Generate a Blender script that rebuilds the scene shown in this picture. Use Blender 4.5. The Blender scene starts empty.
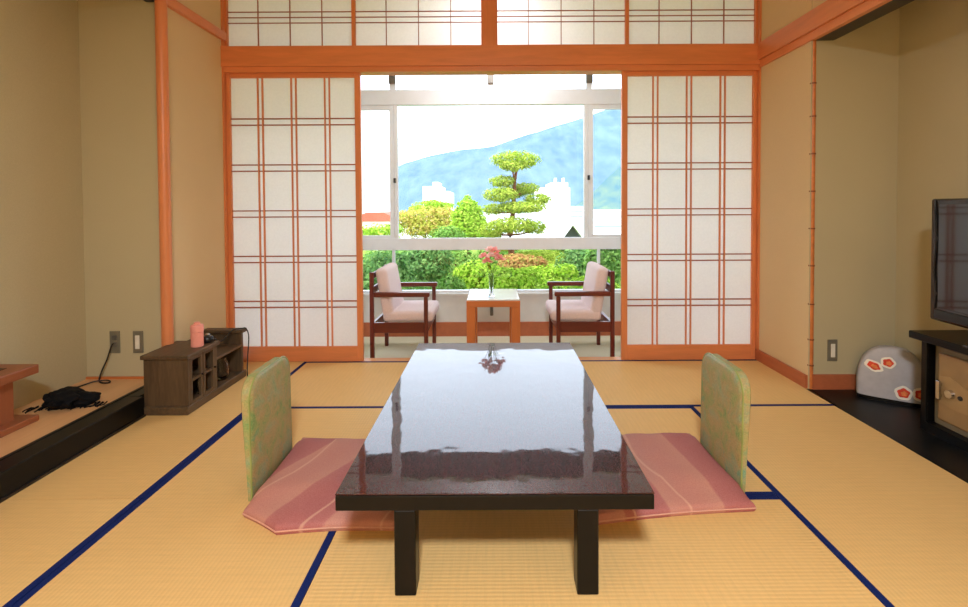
import bpy, bmesh, math, random
from mathutils import Vector, Matrix, noise
random.seed(7)
scn = bpy.context.scene
COL = scn.collection
PI = math.pi

# ------------------------------------------------------------------ materials
def lin(c):
    return tuple(((v/255)/12.92 if v/255 <= .04045 else ((v/255+.055)/1.055)**2.4) for v in c)

MATS = {}
class NT:
    def __init__(s, name):
        s.m = bpy.data.materials.new(name); s.m.use_nodes = True
        s.t = s.m.node_tree; s.n = s.t.nodes; s.l = s.t.links
        s.b = s.n.get('Principled BSDF'); s.out = s.n.get('Material Output')
        MATS[name] = s.m
    def node(s, typ, **kw):
        nd = s.n.new(typ)
        for k, v in kw.items():
            if k in nd.inputs: nd.inputs[k].default_value = v
            else: setattr(nd, k, v)
        return nd
    def link(s, a, b): s.l.new(a, b)
    def coords(s, scale=(1,1,1), src='Object'):
        tc = s.node('ShaderNodeTexCoord'); mp = s.node('ShaderNodeMapping')
        mp.inputs['Scale'].default_value = scale
        s.link(tc.outputs[src], mp.inputs['Vector']); return mp.outputs['Vector']
    def noise(s, vec, scale, detail=3, rough=.55, dist=0):
        nd = s.node('ShaderNodeTexNoise')
        nd.inputs['Scale'].default_value = scale; nd.inputs['Detail'].default_value = detail
        nd.inputs['Roughness'].default_value = rough; nd.inputs['Distortion'].default_value = dist
        s.link(vec, nd.inputs['Vector']); return nd.outputs['Fac']
    def ramp(s, fac, stops, interp='LINEAR'):
        nd = s.node('ShaderNodeValToRGB'); cr = nd.color_ramp; cr.interpolation = interp
        while len(cr.elements) < len(stops): cr.elements.new(.5)
        for e, (p, c) in zip(cr.elements, stops):
            e.position = p; e.color = (*c, 1)
        s.link(fac, nd.inputs['Fac']); return nd.outputs['Color']
    def mix(s, fac, a, b, blend='MIX'):
        nd = s.node('ShaderNodeMix', data_type='RGBA', blend_type=blend)
        for sock, v in ((nd.inputs[0], fac), (nd.inputs[6], a), (nd.inputs[7], b)):
            if hasattr(v, 'is_linked'): s.link(v, sock)
            elif isinstance(v, tuple): sock.default_value = (*v, 1)
            else: sock.default_value = v
        return nd.outputs[2]
    def bump(s, h, strength=.2, dist=.01):
        nd = s.node('ShaderNodeBump'); nd.inputs['Strength'].default_value = strength
        nd.inputs['Distance'].default_value = dist
        s.link(h, nd.inputs['Height']); s.link(nd.outputs['Normal'], s.b.inputs['Normal'])
    def base(s, c, rough=.5, metal=0, spec=.5, coat=0, coat_rough=.05):
        if hasattr(c, 'is_linked'): s.link(c, s.b.inputs['Base Color'])
        else: s.b.inputs['Base Color'].default_value = (*c, 1)
        s.b.inputs['Roughness'].default_value = rough; s.b.inputs['Metallic'].default_value = metal
        s.b.inputs['Specular IOR Level'].default_value = spec
        s.b.inputs['Coat Weight'].default_value = coat; s.b.inputs['Coat Roughness'].default_value = coat_rough
        return s.m

def plain(name, rgb, rough=.5, metal=0, spec=.5, var=.08, scale=12, coat=0):
    t = NT(name); c = lin(rgb)
    v = t.noise(t.coords(), scale)
    col = t.ramp(v, [(.3, tuple(x*(1-var) for x in c)), (.7, tuple(min(1, x*(1+var)) for x in c))])
    return t.base(col, rough, metal, spec, coat)

def wood(name, rgb, axis='x', dark=.75, rough=.35, scale=6, coat=0, spec=.5):
    t = NT(name); c = lin(rgb)
    sc = {'x': (.12, 1, 1), 'y': (1, .12, 1), 'z': (1, 1, .12)}[axis]
    vec = t.coords(tuple(v*scale for v in sc))
    n1 = t.noise(vec, 5, 4, .6, .6); n2 = t.noise(vec, 1.1, 2)
    a = t.ramp(n1, [(.3, tuple(x*dark for x in c)), (.68, c)])
    bcol = t.mix(.35, a, t.ramp(n2, [(.3, tuple(x*dark for x in c)), (.7, tuple(min(1, x*1.12) for x in c))]))
    t.bump(n1, .06, .004)
    return t.base(bcol, rough, 0, spec, coat)

for ax in 'xyz':
    wood('trim_'+ax, (226, 140, 90), ax, .8, .36)
    wood('mahogany_'+ax, (108, 42, 32), ax, .6, .3)
    wood('darkwood_'+ax, (100, 79, 57), ax, .42, .5, 11)
    wood('honey_'+ax, (208, 122, 66), ax, .8, .4)
    wood('redwood_'+ax, (158, 92, 58), ax, .75, .35)
wood('sill_wood', (214, 150, 92), 'x', .85, .4)
wood('alcove_board', (222, 172, 122), 'y', .85, .35)
wood('base_wood', (188, 108, 72), 'y', .8, .4)
wood('lattice_wood', (168, 92, 62), 'x', .85, .4)

def wallmat(name, rgb):
    t = NT(name); c = lin(rgb); vec = t.coords()
    fine = t.noise(vec, 260, 2, .7); big = t.noise(vec, 1.3, 3)
    col = t.mix(.5, t.ramp(fine, [(.3, tuple(x*.86 for x in c)), (.7, tuple(min(1, x*1.1) for x in c))]),
                t.ramp(big, [(.3, tuple(x*.94 for x in c)), (.7, tuple(min(1, x*1.05) for x in c))]))
    t.bump(fine, .25, .002)
    return t.base(col, .9, 0, .2)
wallmat('sand_wall', (190, 180, 148))
wallmat('bounce_warm_wall', (222, 198, 156))  # same wall as the alcoves, with warm bounced light put into its colour
wallmat('white_wall', (232, 230, 224))
wallmat('ceiling_board', (226, 220, 206))

def tatami():
    t = NT('tatami'); vec = t.coords()
    w = t.node('ShaderNodeTexWave', wave_type='BANDS', bands_direction='Y', wave_profile='SIN')
    w.inputs['Scale'].default_value = 1/(.0155)*.3142/1.0
    w.inputs['Distortion'].default_value = .5; w.inputs['Detail'].default_value = 1; w.inputs['Detail Scale'].default_value = 2
    t.link(vec, w.inputs['Vector'])
    w2 = t.node('ShaderNodeTexWave', wave_type='BANDS', bands_direction='X', wave_profile='SIN')
    w2.inputs['Scale'].default_value = 1/(.03)*.3142
    t.link(vec, w2.inputs['Vector'])
    st = t.noise(t.coords((40, 3, 1)), 4, 3, .6); big = t.noise(vec, 1.6, 3)
    c = lin((224, 183, 119))
    a = t.ramp(w.outputs['Fac'], [(.05, tuple(x*.84 for x in c)), (.45, c)])
    a = t.mix(.16, a, t.ramp(w2.outputs['Fac'], [(0, tuple(x*.7 for x in c)), (.6, tuple(x*1.1 for x in c))]))
    a = t.mix(.4, a, t.ramp(st, [(.3, tuple(x*.86 for x in c)), (.7, tuple(min(1, x*1.1) for x in c))]))
    a = t.mix(.25, a, t.ramp(big, [(.3, lin((218, 174, 112))), (.7, lin((230, 194, 132)))]))
    t.bump(w.outputs['Fac'], .2, .002)
    t.base(a, .62, 0, .3)
tatami()
def cloth(name, rgb, var=.2, scale=300, rough=.85):
    t = NT(name); c = lin(rgb); n = t.noise(t.coords(), scale, 2)
    t.bump(n, .2, .002)
    return t.base(t.ramp(n, [(.3, tuple(x*(1-var) for x in c)), (.7, tuple(min(1, x*(1+var)) for x in c))]), rough, 0, .2)
cloth('border_cloth', (12, 32, 92), .3)
cloth('carpet', (222, 218, 194), .14, 180)
cloth('chair_fabric', (224, 206, 208), .12, 220)
cloth('black_cloth', (14, 14, 18), .4)
cloth('piping', (206, 156, 140), .1)

def lacquer_top():
    t = NT('lacquer_top'); vec = t.coords((3, .5, 1))
    g = t.noise(vec, 12, 5, .65, .8); f = t.noise(t.coords(), 240, 2)
    c = t.ramp(g, [(.3, lin((26, 7, 9))), (.7, lin((72, 24, 26)))])
    c = t.mix(.5, c, t.ramp(f, [(.35, lin((16, 6, 8))), (.7, lin((84, 36, 38)))]))
    lo = t.noise(t.coords(), 5.5, 2, .5)
    nd = t.node('ShaderNodeBump'); nd.inputs['Strength'].default_value = .08; nd.inputs['Distance'].default_value = .012
    t.link(lo, nd.inputs['Height']); t.link(nd.outputs['Normal'], t.b.inputs['Coat Normal'])
    t.link(nd.outputs['Normal'], t.b.inputs['Normal'])
    t.base(c, .35, 0, .05, 1, .03)
    t.b.inputs['Coat IOR'].default_value = 1.6
lacquer_top()
plain('lacquer_black', (13, 12, 12), .35, 0, .25, .2, 30)
plain('black_floor', (9, 10, 13), .38, 0, .3, .2, 8)
plain('black_edge', (34, 26, 22), .4, 0, .5, .2, 8)

def brocade():
    t = NT('brocade'); v = t.coords()
    a = t.noise(v, 15, 3, .6, 1.2); b = t.noise(v, 9, 2, .5, .6); f = t.noise(v, 160, 2)
    c = t.ramp(a, [(.32, lin((92, 140, 84))), (.45, lin((158, 154, 98))), (.56, lin((182, 150, 102))), (.7, lin((84, 152, 128)))])
    d = t.ramp(b, [(.38, lin((116, 160, 92))), (.5, lin((178, 152, 104))), (.66, lin((124, 170, 142)))])
    c = t.mix(.5, c, d)
    c = t.mix(.2, c, t.ramp(f, [(.35, lin((96, 104, 64))), (.7, lin((206, 192, 140)))]))
    t.bump(f, .3, .002); t.base(c, .5, 0, .4)
brocade()
plain('vinyl_edge', (142, 152, 84), .35, 0, .5, .25, 9)

def zabuton(name, seed):
    t = NT(name)
    tc = t.node('ShaderNodeTexCoord'); mp = t.node('ShaderNodeMapping')
    mp.inputs['Location'].default_value = (seed, seed*.7, 0); mp.inputs['Rotation'].default_value = (0, 0, .45 if seed < 1 else -.2); t.link(tc.outputs['Object'], mp.inputs['Vector']); v = mp.outputs['Vector']
    w = t.node('ShaderNodeTexWave', wave_type='BANDS', bands_direction='X', wave_profile='SIN')
    w.inputs['Scale'].default_value = .8; w.inputs['Distortion'].default_value = 3.2; w.inputs['Detail'].default_value = 0; w.inputs['Detail Scale'].default_value = .9
    t.link(v, w.inputs['Vector'])
    c = t.ramp(w.outputs['Fac'], [(0, lin((164, 92, 92))), (.42, lin((170, 100, 98))), (.5, lin((190, 134, 118))), (1, lin((184, 124, 112)))])
    w2 = t.node('ShaderNodeTexWave', wave_type='BANDS', bands_direction='X', wave_profile='SIN')
    w2.inputs['Scale'].default_value = 1.15; w2.inputs['Distortion'].default_value = 4.2; w2.inputs['Detail'].default_value = 0; w2.inputs['Detail Scale'].default_value = 1.1
    t.link(v, w2.inputs['Vector'])
    line = t.ramp(w2.outputs['Fac'], [(.9945, (0, 0, 0)), (.9985, (.7, .7, .7))])
    c = t.mix(line, c, lin((214, 170, 146)))
    f = t.noise(v, 320, 2)
    c = t.mix(.22, c, t.ramp(f, [(.35, lin((140, 80, 82))), (.7, lin((212, 164, 152)))]))
    t.bump(f, .2, .002); t.base(c, .7, 0, .3)
zabuton('zabuton_cloth', .35); zabuton('zabuton_cloth_two', 1.72)

def paper():
    t = NT('shoji_paper'); n = t.noise(t.coords((1, 1, 1)), 60, 4, .7)
    c = t.ramp(n, [(.3, (.90, .885, .885)), (.7, (.95, .935, .935))])
    d = t.node('ShaderNodeBsdfDiffuse'); tr = t.node('ShaderNodeBsdfTranslucent'); mx = t.node('ShaderNodeMixShader')
    mx.inputs[0].default_value = .45
    t.link(c, d.inputs['Color']); t.link(c, tr.inputs['Color'])
    t.link(d.outputs[0], mx.inputs[1]); t.link(tr.outputs[0], mx.inputs[2]); t.link(mx.outputs[0], t.out.inputs['Surface'])
paper()
def glass():
    t = NT('pane_glass'); tr = t.node('ShaderNodeBsdfTransparent'); g = t.node('ShaderNodeBsdfGlossy')
    g.inputs['Roughness'].default_value = .02; tr.inputs['Color'].default_value = (.96, .98, .97, 1)
    fr = t.node('ShaderNodeFresnel'); fr.inputs['IOR'].default_value = 1.45
    mx = t.node('ShaderNodeMixShader'); t.link(fr.outputs[0], mx.inputs[0])
    t.link(tr.outputs[0], mx.inputs[1]); t.link(g.outputs[0], mx.inputs[2]); t.link(mx.outputs[0], t.out.inputs['Surface'])
glass()
def clear():
    t = NT('clear_glass'); t.base((.93, .96, .97), .03); t.b.inputs['Transmission Weight'].default_value = 1; t.b.inputs['IOR'].default_value = 1.4
clear()
plain('aluminium', (226, 231, 238), .4, 0, .5, .02)
plain('grey_metal', (120, 116, 110), .4, .5)
plain('chrome', (200, 200, 205), .15, 1)
plain('plate_grey', (128, 122, 106), .4, .2)
plain('rocker_white', (226, 222, 210), .4)
plain('white_top', (236, 236, 238), .12, 0, .6, .02)
plain('pink_tin', (240, 158, 146), .4)
plain('cord_black', (22, 20, 20), .5)
plain('plastic_black', (20, 20, 22), .3, 0, .5)
plain('bezel_black', (30, 29, 32), .14, 0, .6)
plain('screen', (22, 20, 24), .07, 0, .7, .05, 4, .6)
plain('safe_frame', (118, 106, 84), .45)
plain('safe_door', (152, 122, 82), .42)
plain('safe_panel', (162, 132, 90), .38)
plain('lantern_paper', (182, 180, 186), .8, 0, .2, .05, 30)
plain('print_red', (224, 78, 58), .8, 0, .2, .2, 60)
plain('print_orange', (240, 140, 84), .8, 0, .2, .2, 60)
plain('print_white', (246, 240, 228), .8, 0, .2, .02)
plain('stem_green', (96, 140, 60), .5)
plain('dark_inset', (70, 40, 30), .5)
plain('steel_dark', (72, 74, 78), .25, .7)
plain('bamboo', (206, 122, 64), .35, 0, .5, .15, 20)
plain('bamboo_node', (128, 66, 34), .5)
plain('soffit', (66, 58, 52), .8)
plain('building_white', (244, 243, 240), .8, 0, .2, .03, .2)
plain('building_cream', (236, 226, 206), .8, 0, .2, .03, .2)
plain('building_grey', (176, 184, 192), .7, 0, .2, .05, .2)
plain('roof_red', (196, 92, 70), .7, 0, .2, .15, .6)
plain('roof_grey', (150, 158, 166), .6, 0, .3, .1, .6)
plain('roof_dark', (70, 78, 80), .7, 0, .3, .1, .6)
plain('window_dark', (130, 150, 168), .3, 0, .5, .1, 1)
plain('bark', (112, 68, 44), .9, 0, .2, .3, 14)
plain('concrete', (216, 218, 218), .85, 0, .2, .07, 4)
def emission(name, rgb, s):
    t = NT(name); e = t.node('ShaderNodeEmission'); e.inputs[0].default_value = (*rgb, 1); e.inputs[1].default_value = s
    t.link(e.outputs[0], t.out.inputs['Surface'])
emission('lamp_glow', (1, .95, .88), 4)

def leaf(name, a, b, c):
    t = NT(name); g = t.node('ShaderNodeNewGeometry')
    col = t.ramp(g.outputs['Random Per Island'], [(0, lin(a)), (.5, lin(b)), (1, lin(c))])
    d = t.node('ShaderNodeBsdfDiffuse'); tr = t.node('ShaderNodeBsdfTranslucent'); mx = t.node('ShaderNodeMixShader')
    mx.inputs[0].default_value = .35
    t.link(col, d.inputs['Color']); t.link(col, tr.inputs['Color'])
    t.link(d.outputs[0], mx.inputs[1]); t.link(tr.outputs[0], mx.inputs[2]); t.link(mx.outputs[0], t.out.inputs['Surface'])
leaf('leaf_pine', (120, 150, 50), (164, 186, 66), (198, 206, 96))
leaf('leaf_bright', (120, 164, 46), (158, 194, 62), (190, 212, 90))
leaf('leaf_mid', (84, 130, 56), (122, 166, 76), (158, 192, 102))
leaf('leaf_dark', (78, 122, 66), (112, 154, 84), (152, 186, 112))
leaf('leaf_yellow', (150, 160, 60), (186, 186, 82), (214, 176, 110))
leaf('leaf_red', (182, 124, 84), (190, 150, 92), (156, 164, 78))

leaf('petal_pink', (250, 172, 170), (252, 190, 188), (254, 212, 210))
leaf('petal_white', (250, 200, 200), (252, 226, 224), (255, 236, 230))
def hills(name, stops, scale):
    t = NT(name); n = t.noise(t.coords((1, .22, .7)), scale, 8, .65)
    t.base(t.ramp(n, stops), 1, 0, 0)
hills('hazy_mountain', [(.35, (.09, .15, .255)), (.65, (.14, .21, .285))], .09)  # distance haze is put into the mountain's pale blue colour
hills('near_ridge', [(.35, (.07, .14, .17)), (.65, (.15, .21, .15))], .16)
hills('garden_ground', [(.35, lin((90, 120, 50))), (.65, lin((150, 160, 80)))], .8)

# ------------------------------------------------------------------ mesh helpers
class MB:
    def __init__(s): s.bm = bmesh.new()
    def box(s, x0, x1, y0, y1, z0, z1, bev=0, seg=1):
        t = bmesh.new()
        M = Matrix.Translation(((x0+x1)/2, (y0+y1)/2, (z0+z1)/2)) @ Matrix.Diagonal((abs(x1-x0), abs(y1-y0), abs(z1-z0), 1))
        bmesh.ops.create_cube(t, size=1, matrix=M)
        if bev: bmesh.ops.bevel(t, geom=t.edges[:], offset=bev, segments=seg, affect='EDGES', profile=.5)
        s.add(t); return s
    def add(s, t, M=None):
        if M is not None: bmesh.ops.transform(t, matrix=M, verts=t.verts)
        me = bpy.data.meshes.new('tmp'); t.to_mesh(me); t.free(); s.bm.from_mesh(me); bpy.data.meshes.remove(me)
    def cyl(s, p0, p1, r0, r1=None, seg=20, cap=True):
        p0, p1 = Vector(p0), Vector(p1); d = p1-p0; t = bmesh.new()
        bmesh.ops.create_cone(t, cap_ends=cap, segments=seg, radius1=r0, radius2=r0 if r1 is None else r1, depth=d.length)
        s.add(t, Matrix.Translation((p0+p1)/2) @ d.to_track_quat('Z', 'Y').to_matrix().to_4x4()); return s
    def tube(s, pts, r, seg=8):
        pts = [Vector(p) for p in pts]; rings = []
        for i, p in enumerate(pts):
            d = (pts[min(i+1, len(pts)-1)]-pts[max(i-1, 0)]).normalized()
            q = d.to_track_quat('Z', 'Y'); rr = r[i] if isinstance(r, (list, tuple)) else r
            rings.append([s.bm.verts.new(p + q @ Vector((rr*math.cos(a), rr*math.sin(a), 0))) for a in [2*PI*k/seg for k in range(seg)]])
        for a, b in zip(rings, rings[1:]):
            for k in range(seg): s.bm.faces.new((a[k], a[(k+1) % seg], b[(k+1) % seg], b[k]))
        s.bm.faces.new(rings[0][::-1]); s.bm.faces.new(rings[-1]); return s
    def lathe(s, prof, c=(0, 0, 0), seg=24, sx=1, sy=1):
        c = Vector(c); rings = []
        for r, z in prof:
            rings.append([s.bm.verts.new(c + Vector((r*sx*math.cos(2*PI*k/seg), r*sy*math.sin(2*PI*k/seg), z))) for k in range(seg)])
        for a, b in zip(rings, rings[1:]):
            for k in range(seg): s.bm.faces.new((a[k], a[(k+1) % seg], b[(k+1) % seg], b[k]))
        s.bm.faces.new(rings[0][::-1]); s.bm.faces.new(rings[-1]); return s
    def prism(s, poly, fn, d0, d1):
        a = [s.bm.verts.new(fn(p, d0)) for p in poly]; b = [s.bm.verts.new(fn(p, d1)) for p in poly]; n = len(poly)
        s.bm.faces.new(a[::-1]); s.bm.faces.new(b)
        for k in range(n): s.bm.faces.new((a[k], a[(k+1) % n], b[(k+1) % n], b[k]))
        return s
    def quad(s, *p): s.bm.faces.new([s.bm.verts.new(v) for v in p]); return s
    def blob(s, c, r, sub=3, amp=.15, freq=2, seed=0, rot=0):
        t = bmesh.new(); bmesh.ops.create_icosphere(t, subdivisions=sub, radius=1)
        for v in t.verts:
            n = noise.noise(v.co*freq+Vector((seed, seed*2.3, 0))); v.co *= 1+amp*n
            v.co = Vector((v.co.x*r[0], v.co.y*r[1], v.co.z*r[2]))
        s.add(t, Matrix.Translation(c) @ Matrix.Rotation(rot, 4, 'Z')); return s
    def soft(s, x0, x1, y0, y1, z0, z1, rad, seg=4, puff=0):
        return s.box(x0, x1, y0, y1, z0, z1, rad, seg)
    def build(s, name, mat, parent=None, smooth=False, world=True):
        bm = s.bm
        bmesh.ops.recalc_face_normals(bm, faces=bm.faces)
        if parent is not None and world:
            p, off = parent, Vector((0, 0, 0))
            while p is not None: off += p.location; p = p.parent
            bmesh.ops.translate(bm, vec=-off, verts=bm.verts)
        me = bpy.data.meshes.new(name); bm.to_mesh(me); bm.free()
        me.materials.append(MATS[mat])
        if smooth:
            me.polygons.foreach_set('use_smooth', [True]*len(me.polygons))
            me.set_sharp_from_angle(angle=math.radians(40))
        o = bpy.data.objects.new(name, me); COL.objects.link(o); o.parent = parent
        return o

def tag(o, label=None, cat=None, group=None, kind=None):
    if label: o['label'] = label
    if cat: o['category'] = cat
    if group: o['group'] = group
    if kind: o['kind'] = kind
    return o
def empty(name, loc, label=None, cat=None, group=None, kind=None, rz=0):
    o = bpy.data.objects.new(name, None); COL.objects.link(o); o.empty_display_size = .1
    o.location = loc; o.rotation_euler = (0, 0, rz)
    return tag(o, label, cat, group, kind)
def copy_tree(o, parent=None):
    c = o.copy(); COL.objects.link(c); c.parent = parent
    for ch in list(o.children): copy_tree(ch, c)
    return c
def struct(name, mat, *boxes, smooth=False):
    m = MB()
    for b in boxes: m.box(*b)
    return tag(m.build(name, mat, smooth=smooth), kind='structure')
def at(u, v, Y): return Vector(((u-494)/470*Y, Y, 1.233-(v-208)/470*Y))

XL, XR, YB = -2.15, 2.12, 3.77
# ------------------------------------------------------------------ room shell
struct('floor', 'tatami', (-2.15, 2.1, -2, 3.77, -.12, -.05), (-1.51, 2.1, -2, 1.08, -.05, 0), (-2.12, -1.51, -2, .18, -.05, 0))
struct('ceiling', 'ceiling_board', (-2.8, 2.8, -2, 3.9, 3.2, 3.3), (-2.79, -2.22, -2, 3.08, 3.0, 3.05), (2.26, 2.8, -2, 3.15, 3.0, 3.05))
struct('wall_left', 'bounce_warm_wall', (-2.25, XL, 3.079, 3.9, 0, 3.2), (-2.22, XL, -2, 3.077, 2.635, 3.2), (-2.25, XL, -2, .5, 0, 2.635))
struct('wall_alcove_left', 'sand_wall', (-2.79, -2.69, .4, 3.15, 0, 3.2), (-2.69, XL+.002, 3.077, 3.0785, 0, 3.0), (-2.69, -2.25, .4, .5, 0, 3))
struct('wall_right', 'bounce_warm_wall', (XR, 2.24, 3.152, 3.9, 0, 3.2), (XR, 2.26, -2, 3.15, 2.39, 3.2), (XR, 2.24, -2, .2, 0, 2.39))
struct('wall_alcove_right', 'sand_wall', (2.7, 2.8, .1, 3.25, -.05, 3.2), (XR-.002, 2.7, 3.15, 3.1515, -.05, 3.0), (2.24, 2.7, .1, .2, 0, 3))
struct('wall_rear', 'bounce_warm_wall', (-2.8, 2.8, -2.1, -2, 0, 3.3))
struct('wall_back', 'bounce_warm_wall', (XL, XR, 3.77, 3.85, 3.0, 3.2))
# left alcove: raised board, black lacquered sill
struct('floor_alcove_left', 'alcove_board', (-2.69, -2.22, .5, 3.077, 0, .12))
m = MB().box(-2.22, -2.095, .5, 2.782, 0, .12, .004).box(-2.22, -2.125, 2.782, 3.06, 0, .12); m.box(-2.222, -2.2, .5, 3.06, .118, .123, .001)
tag(m.build('trim_1', 'lacquer_black'), kind='structure')
struct('trim_2', 'black_edge', (-2.122, -2.085, .5, 2.78, 0, .012))
struct('baseboard_left_alcove', 'honey_x', (-2.69, -2.15, 3.067, 3.077, .12, .135))
# right alcove
struct('floor_alcove_right', 'black_floor', (2.1, 2.7, .2, 3.15, -.05, 0))
struct('baseboard_alcove_right', 'base_wood', (2.14, 2.7, 3.137, 3.15, 0, .1))
struct('baseboard_right', 'base_wood', (2.104, XR, 3.16, 3.77, 0, .088))
# posts and beams
m = MB().cyl((-2.13, 3.044, .0), (-2.13, 3.044, 2.6), .034, .034, 28)
tag(m.build('trim_3', 'trim_z', smooth=True), kind='structure')
struct('trim_4', 'trim_y', (XL, -2.122, -2, 3.77, 2.57, 2.635))
struct('trim_5', 'black_edge', (-2.24, XL, .5, 3.07, 2.575, 2.63))
struct('trim_6', 'trim_y', (2.088, XR+.02, -2, 3.77, 2.39, 2.52), (2.106, XR+.02, -2, 3.77, 2.335, 2.389))
struct('trim_7', 'black_edge', (XR+.021, 2.262, .2, 3.15, 2.335, 2.389))
m = MB(); nodes = MB()
m.cyl((2.138, 3.16, 0), (2.138, 3.16, 2.336), .0165, .0155, 20)
for z in (.155, .33, .57, .83, 1.08, 1.33, 1.58, 1.83, 2.05): nodes.cyl((2.138, 3.16, z), (2.138, 3.16, z+.009), .0195, .0195, 20)
o = m.build('trim_8', 'bamboo', smooth=True); tag(o, kind='structure'); nodes.build('bamboo_joint', 'bamboo_node', o, True)
struct('trim_9', 'trim_x', (-2.165, XR, 3.735, 3.77, 2.36, 2.519), (-2.15, XR, 3.75, 3.86, 2.318, 2.36))
struct('trim_10', 'trim_z', (XL, -2.138, 3.745, 3.84, 0, 3.2))
struct('trim_11', 'trim_z', (2.108, XR, 3.745, 3.84, 0, 3.2))
struct('trim_12', 'trim_z', (-.08, .02, 3.74, 3.85, 2.519, 3.2))
struct('trim_13', 'sill_wood', (XL, XR, 3.77, 3.855, -.1, 0))
# shoji
def lattice_bars(m, x0, x1, z0, z1, y0, y1, vs, hs, w):
    for x in vs: m.box(x-w/2, x+w/2, y0, y1, z0, z1)
    for z in hs: m.box(x0, x1, y0+.001, y1-.001, z-w/2, z+w/2)
def shoji(name, x0, x1, sl, sr, label):
    r = empty(name, ((x0+x1)/2, 3.795, 0), label, None, None, 'structure')
    f = MB()
    f.box(x0, x0+sl, 3.778, 3.81, 0, 2.325, .002); f.box(x1-sr, x1, 3.778, 3.81, 0, 2.325, .002)
    f.build('stile', 'trim_z', r)
    f = MB().box(x0+sl, x1-sr, 3.78, 3.808, 2.283, 2.325, .002); f.build('top_rail', 'trim_x', r)
    f = MB().box(x0+sl, x1-sr, 3.78, 3.808, 0, .118, .002); f.build('bottom_rail', 'trim_x', r)
    W = x1-x0; vs = []; hs = []
    for k in (1, 2, 3): vs += [x0+W*k/4-.0185, x0+W*k/4+.0185]
    for z in (1.932, 1.563, 1.194, .827, .462): hs += [z-.025, z+.025]
    l = MB(); lattice_bars(l, x0+sl, x1-sr, .118, 2.283, 3.782, 3.797, vs, [], .010); l.build('lattice', 'trim_z', r)
    l = MB(); lattice_bars(l, x0+sl, x1-sr, .118, 2.283, 3.782, 3.797, [], hs, .009); l.build('cross_lattice', 'lattice_wood', r)
    p = MB().quad((x0+sl, 3.799, .118), (x1-sr, 3.799, .118), (x1-sr, 3.799, 2.283), (x0+sl, 3.799, 2.283)); p.build('paper', 'shoji_paper', r)
shoji('door_1', -2.138, -1.066, .03, .045, 'left white paper sliding screen with orange lattice')
shoji('door_2', 1.028, 2.108, .045, .03, 'right white paper sliding screen with orange lattice')
def ranma(n, x0, x1):
    r = empty('window_%d' % n, ((x0+x1)/2, 3.8, 2.52), None, None, None, 'structure')
    f = MB(); z0, z1 = 2.519, 3.02; s = .014
    f.box(x0, x0+s, 3.78, 3.82, z0, z1); f.box(x1-s, x1, 3.78, 3.82, z0, z1); f.box(x0+s, x1-s, 3.78, 3.82, z0, z0+.016); f.box(x0+s, x1-s, 3.78, 3.82, z1-.02, z1)
    f.build('frame', 'trim_z', r)
    W = x1-x0; l = MB()
    lattice_bars(l, x0+s, x1-s, z0+.016, z1-.02, 3.792, 3.806, [x0+W*k/4 for k in (1, 2, 3)], [2.722, 2.766, 2.81], .005)
    l.build('lattice', 'lattice_wood', r)
    MB().quad((x0+s, 3.807, z0+.016), (x1-s, 3.807, z0+.016), (x1-s, 3.807, z1-.02), (x0+s, 3.807, z1-.02)).build('paper', 'shoji_paper', r)
for i, (a, b) in enumerate(((-2.138, -1.115), (-1.115, -.08), (.02, 1.07), (1.07, 2.108))): ranma(i+2, a, b)

# ------------------------------------------------------------------ veranda and window wall
struct('floor_veranda', 'carpet', (-2.5, 2.5, 3.856, 5.05, -.2, -.1))
struct('ceiling_veranda', 'white_wall', (-2.5, 2.5, 3.86, 5.1, 3.15, 3.25))
struct('wall_veranda_left', 'white_wall', (-2.5, -2.4, 3.86, 5.05, -.1, 3.15))
struct('wall_veranda_right', 'white_wall', (2.4, 2.5, 3.86, 5.05, -.1, 3.15))
struct('wall_window_sill', 'concrete', (-2.4, 2.4, 4.877, 5.08, -.1, .325), (-2.5, 2.5, 4.86, 5.1, .325, .345), (-2.4, 2.4, 4.9, 5.0, 2.95, 3.15))
struct('baseboard_veranda', 'base_wood', (-2.4, 2.4, 4.862, 4.877, -.1, .046))
w = empty('window_1', (0, 4.95, .345), None, None, None, 'structure')
f = MB()
f.box(-2.4, 2.4, 4.92, 4.98, .345, .368); f.box(-2.4, 2.4, 4.92, 4.98, .795, .92, .004)
f.box(-2.4, 2.4, 4.92, 4.98, 2.31, 2.47, .004); f.box(-2.4, 2.4, 4.93, 4.97, 2.93, 2.95)
f.build('frame', 'aluminium', w)
for x0, x1 in ((-1.09, -1.045), (-1.043, -1.005), (.945, .985), (.987, 1.04)):
    MB().box(x0, x1, 4.925, 4.975, .92, 2.31, .003).build('mullion', 'aluminium', w)
for x in (-1.06, 1.1): MB().box(x-.014, x+.014, 4.935, 4.965, .368, .795).build('mullion', 'aluminium', w)
for x in (-1.055, -.03, 1.0):
    MB().box(x-.03, x+.03, 4.935, 4.965, 2.47, 2.93).build('transom_bar', 'aluminium', w)
    MB().box(x-.035, x+.035, 4.915, 4.94, 2.53, 2.72, .003).build('bracket', 'grey_metal', w)
f = MB()
for x0, x1 in ((-2.4, -1.09), (1.04, 2.4)):
    f.box(x0, x1, 4.93, 4.965, 2.26, 2.31); f.box(x0, x1, 4.93, 4.965, .92, .95)
f.build('sash_rail', 'aluminium', w)
for x, z in ((-1.035, 1.5), (.99, 1.52)): MB().box(x-.012, x+.012, 4.905, 4.926, z, z+.05, .003).build('latch', 'steel_dark', w)
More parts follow.
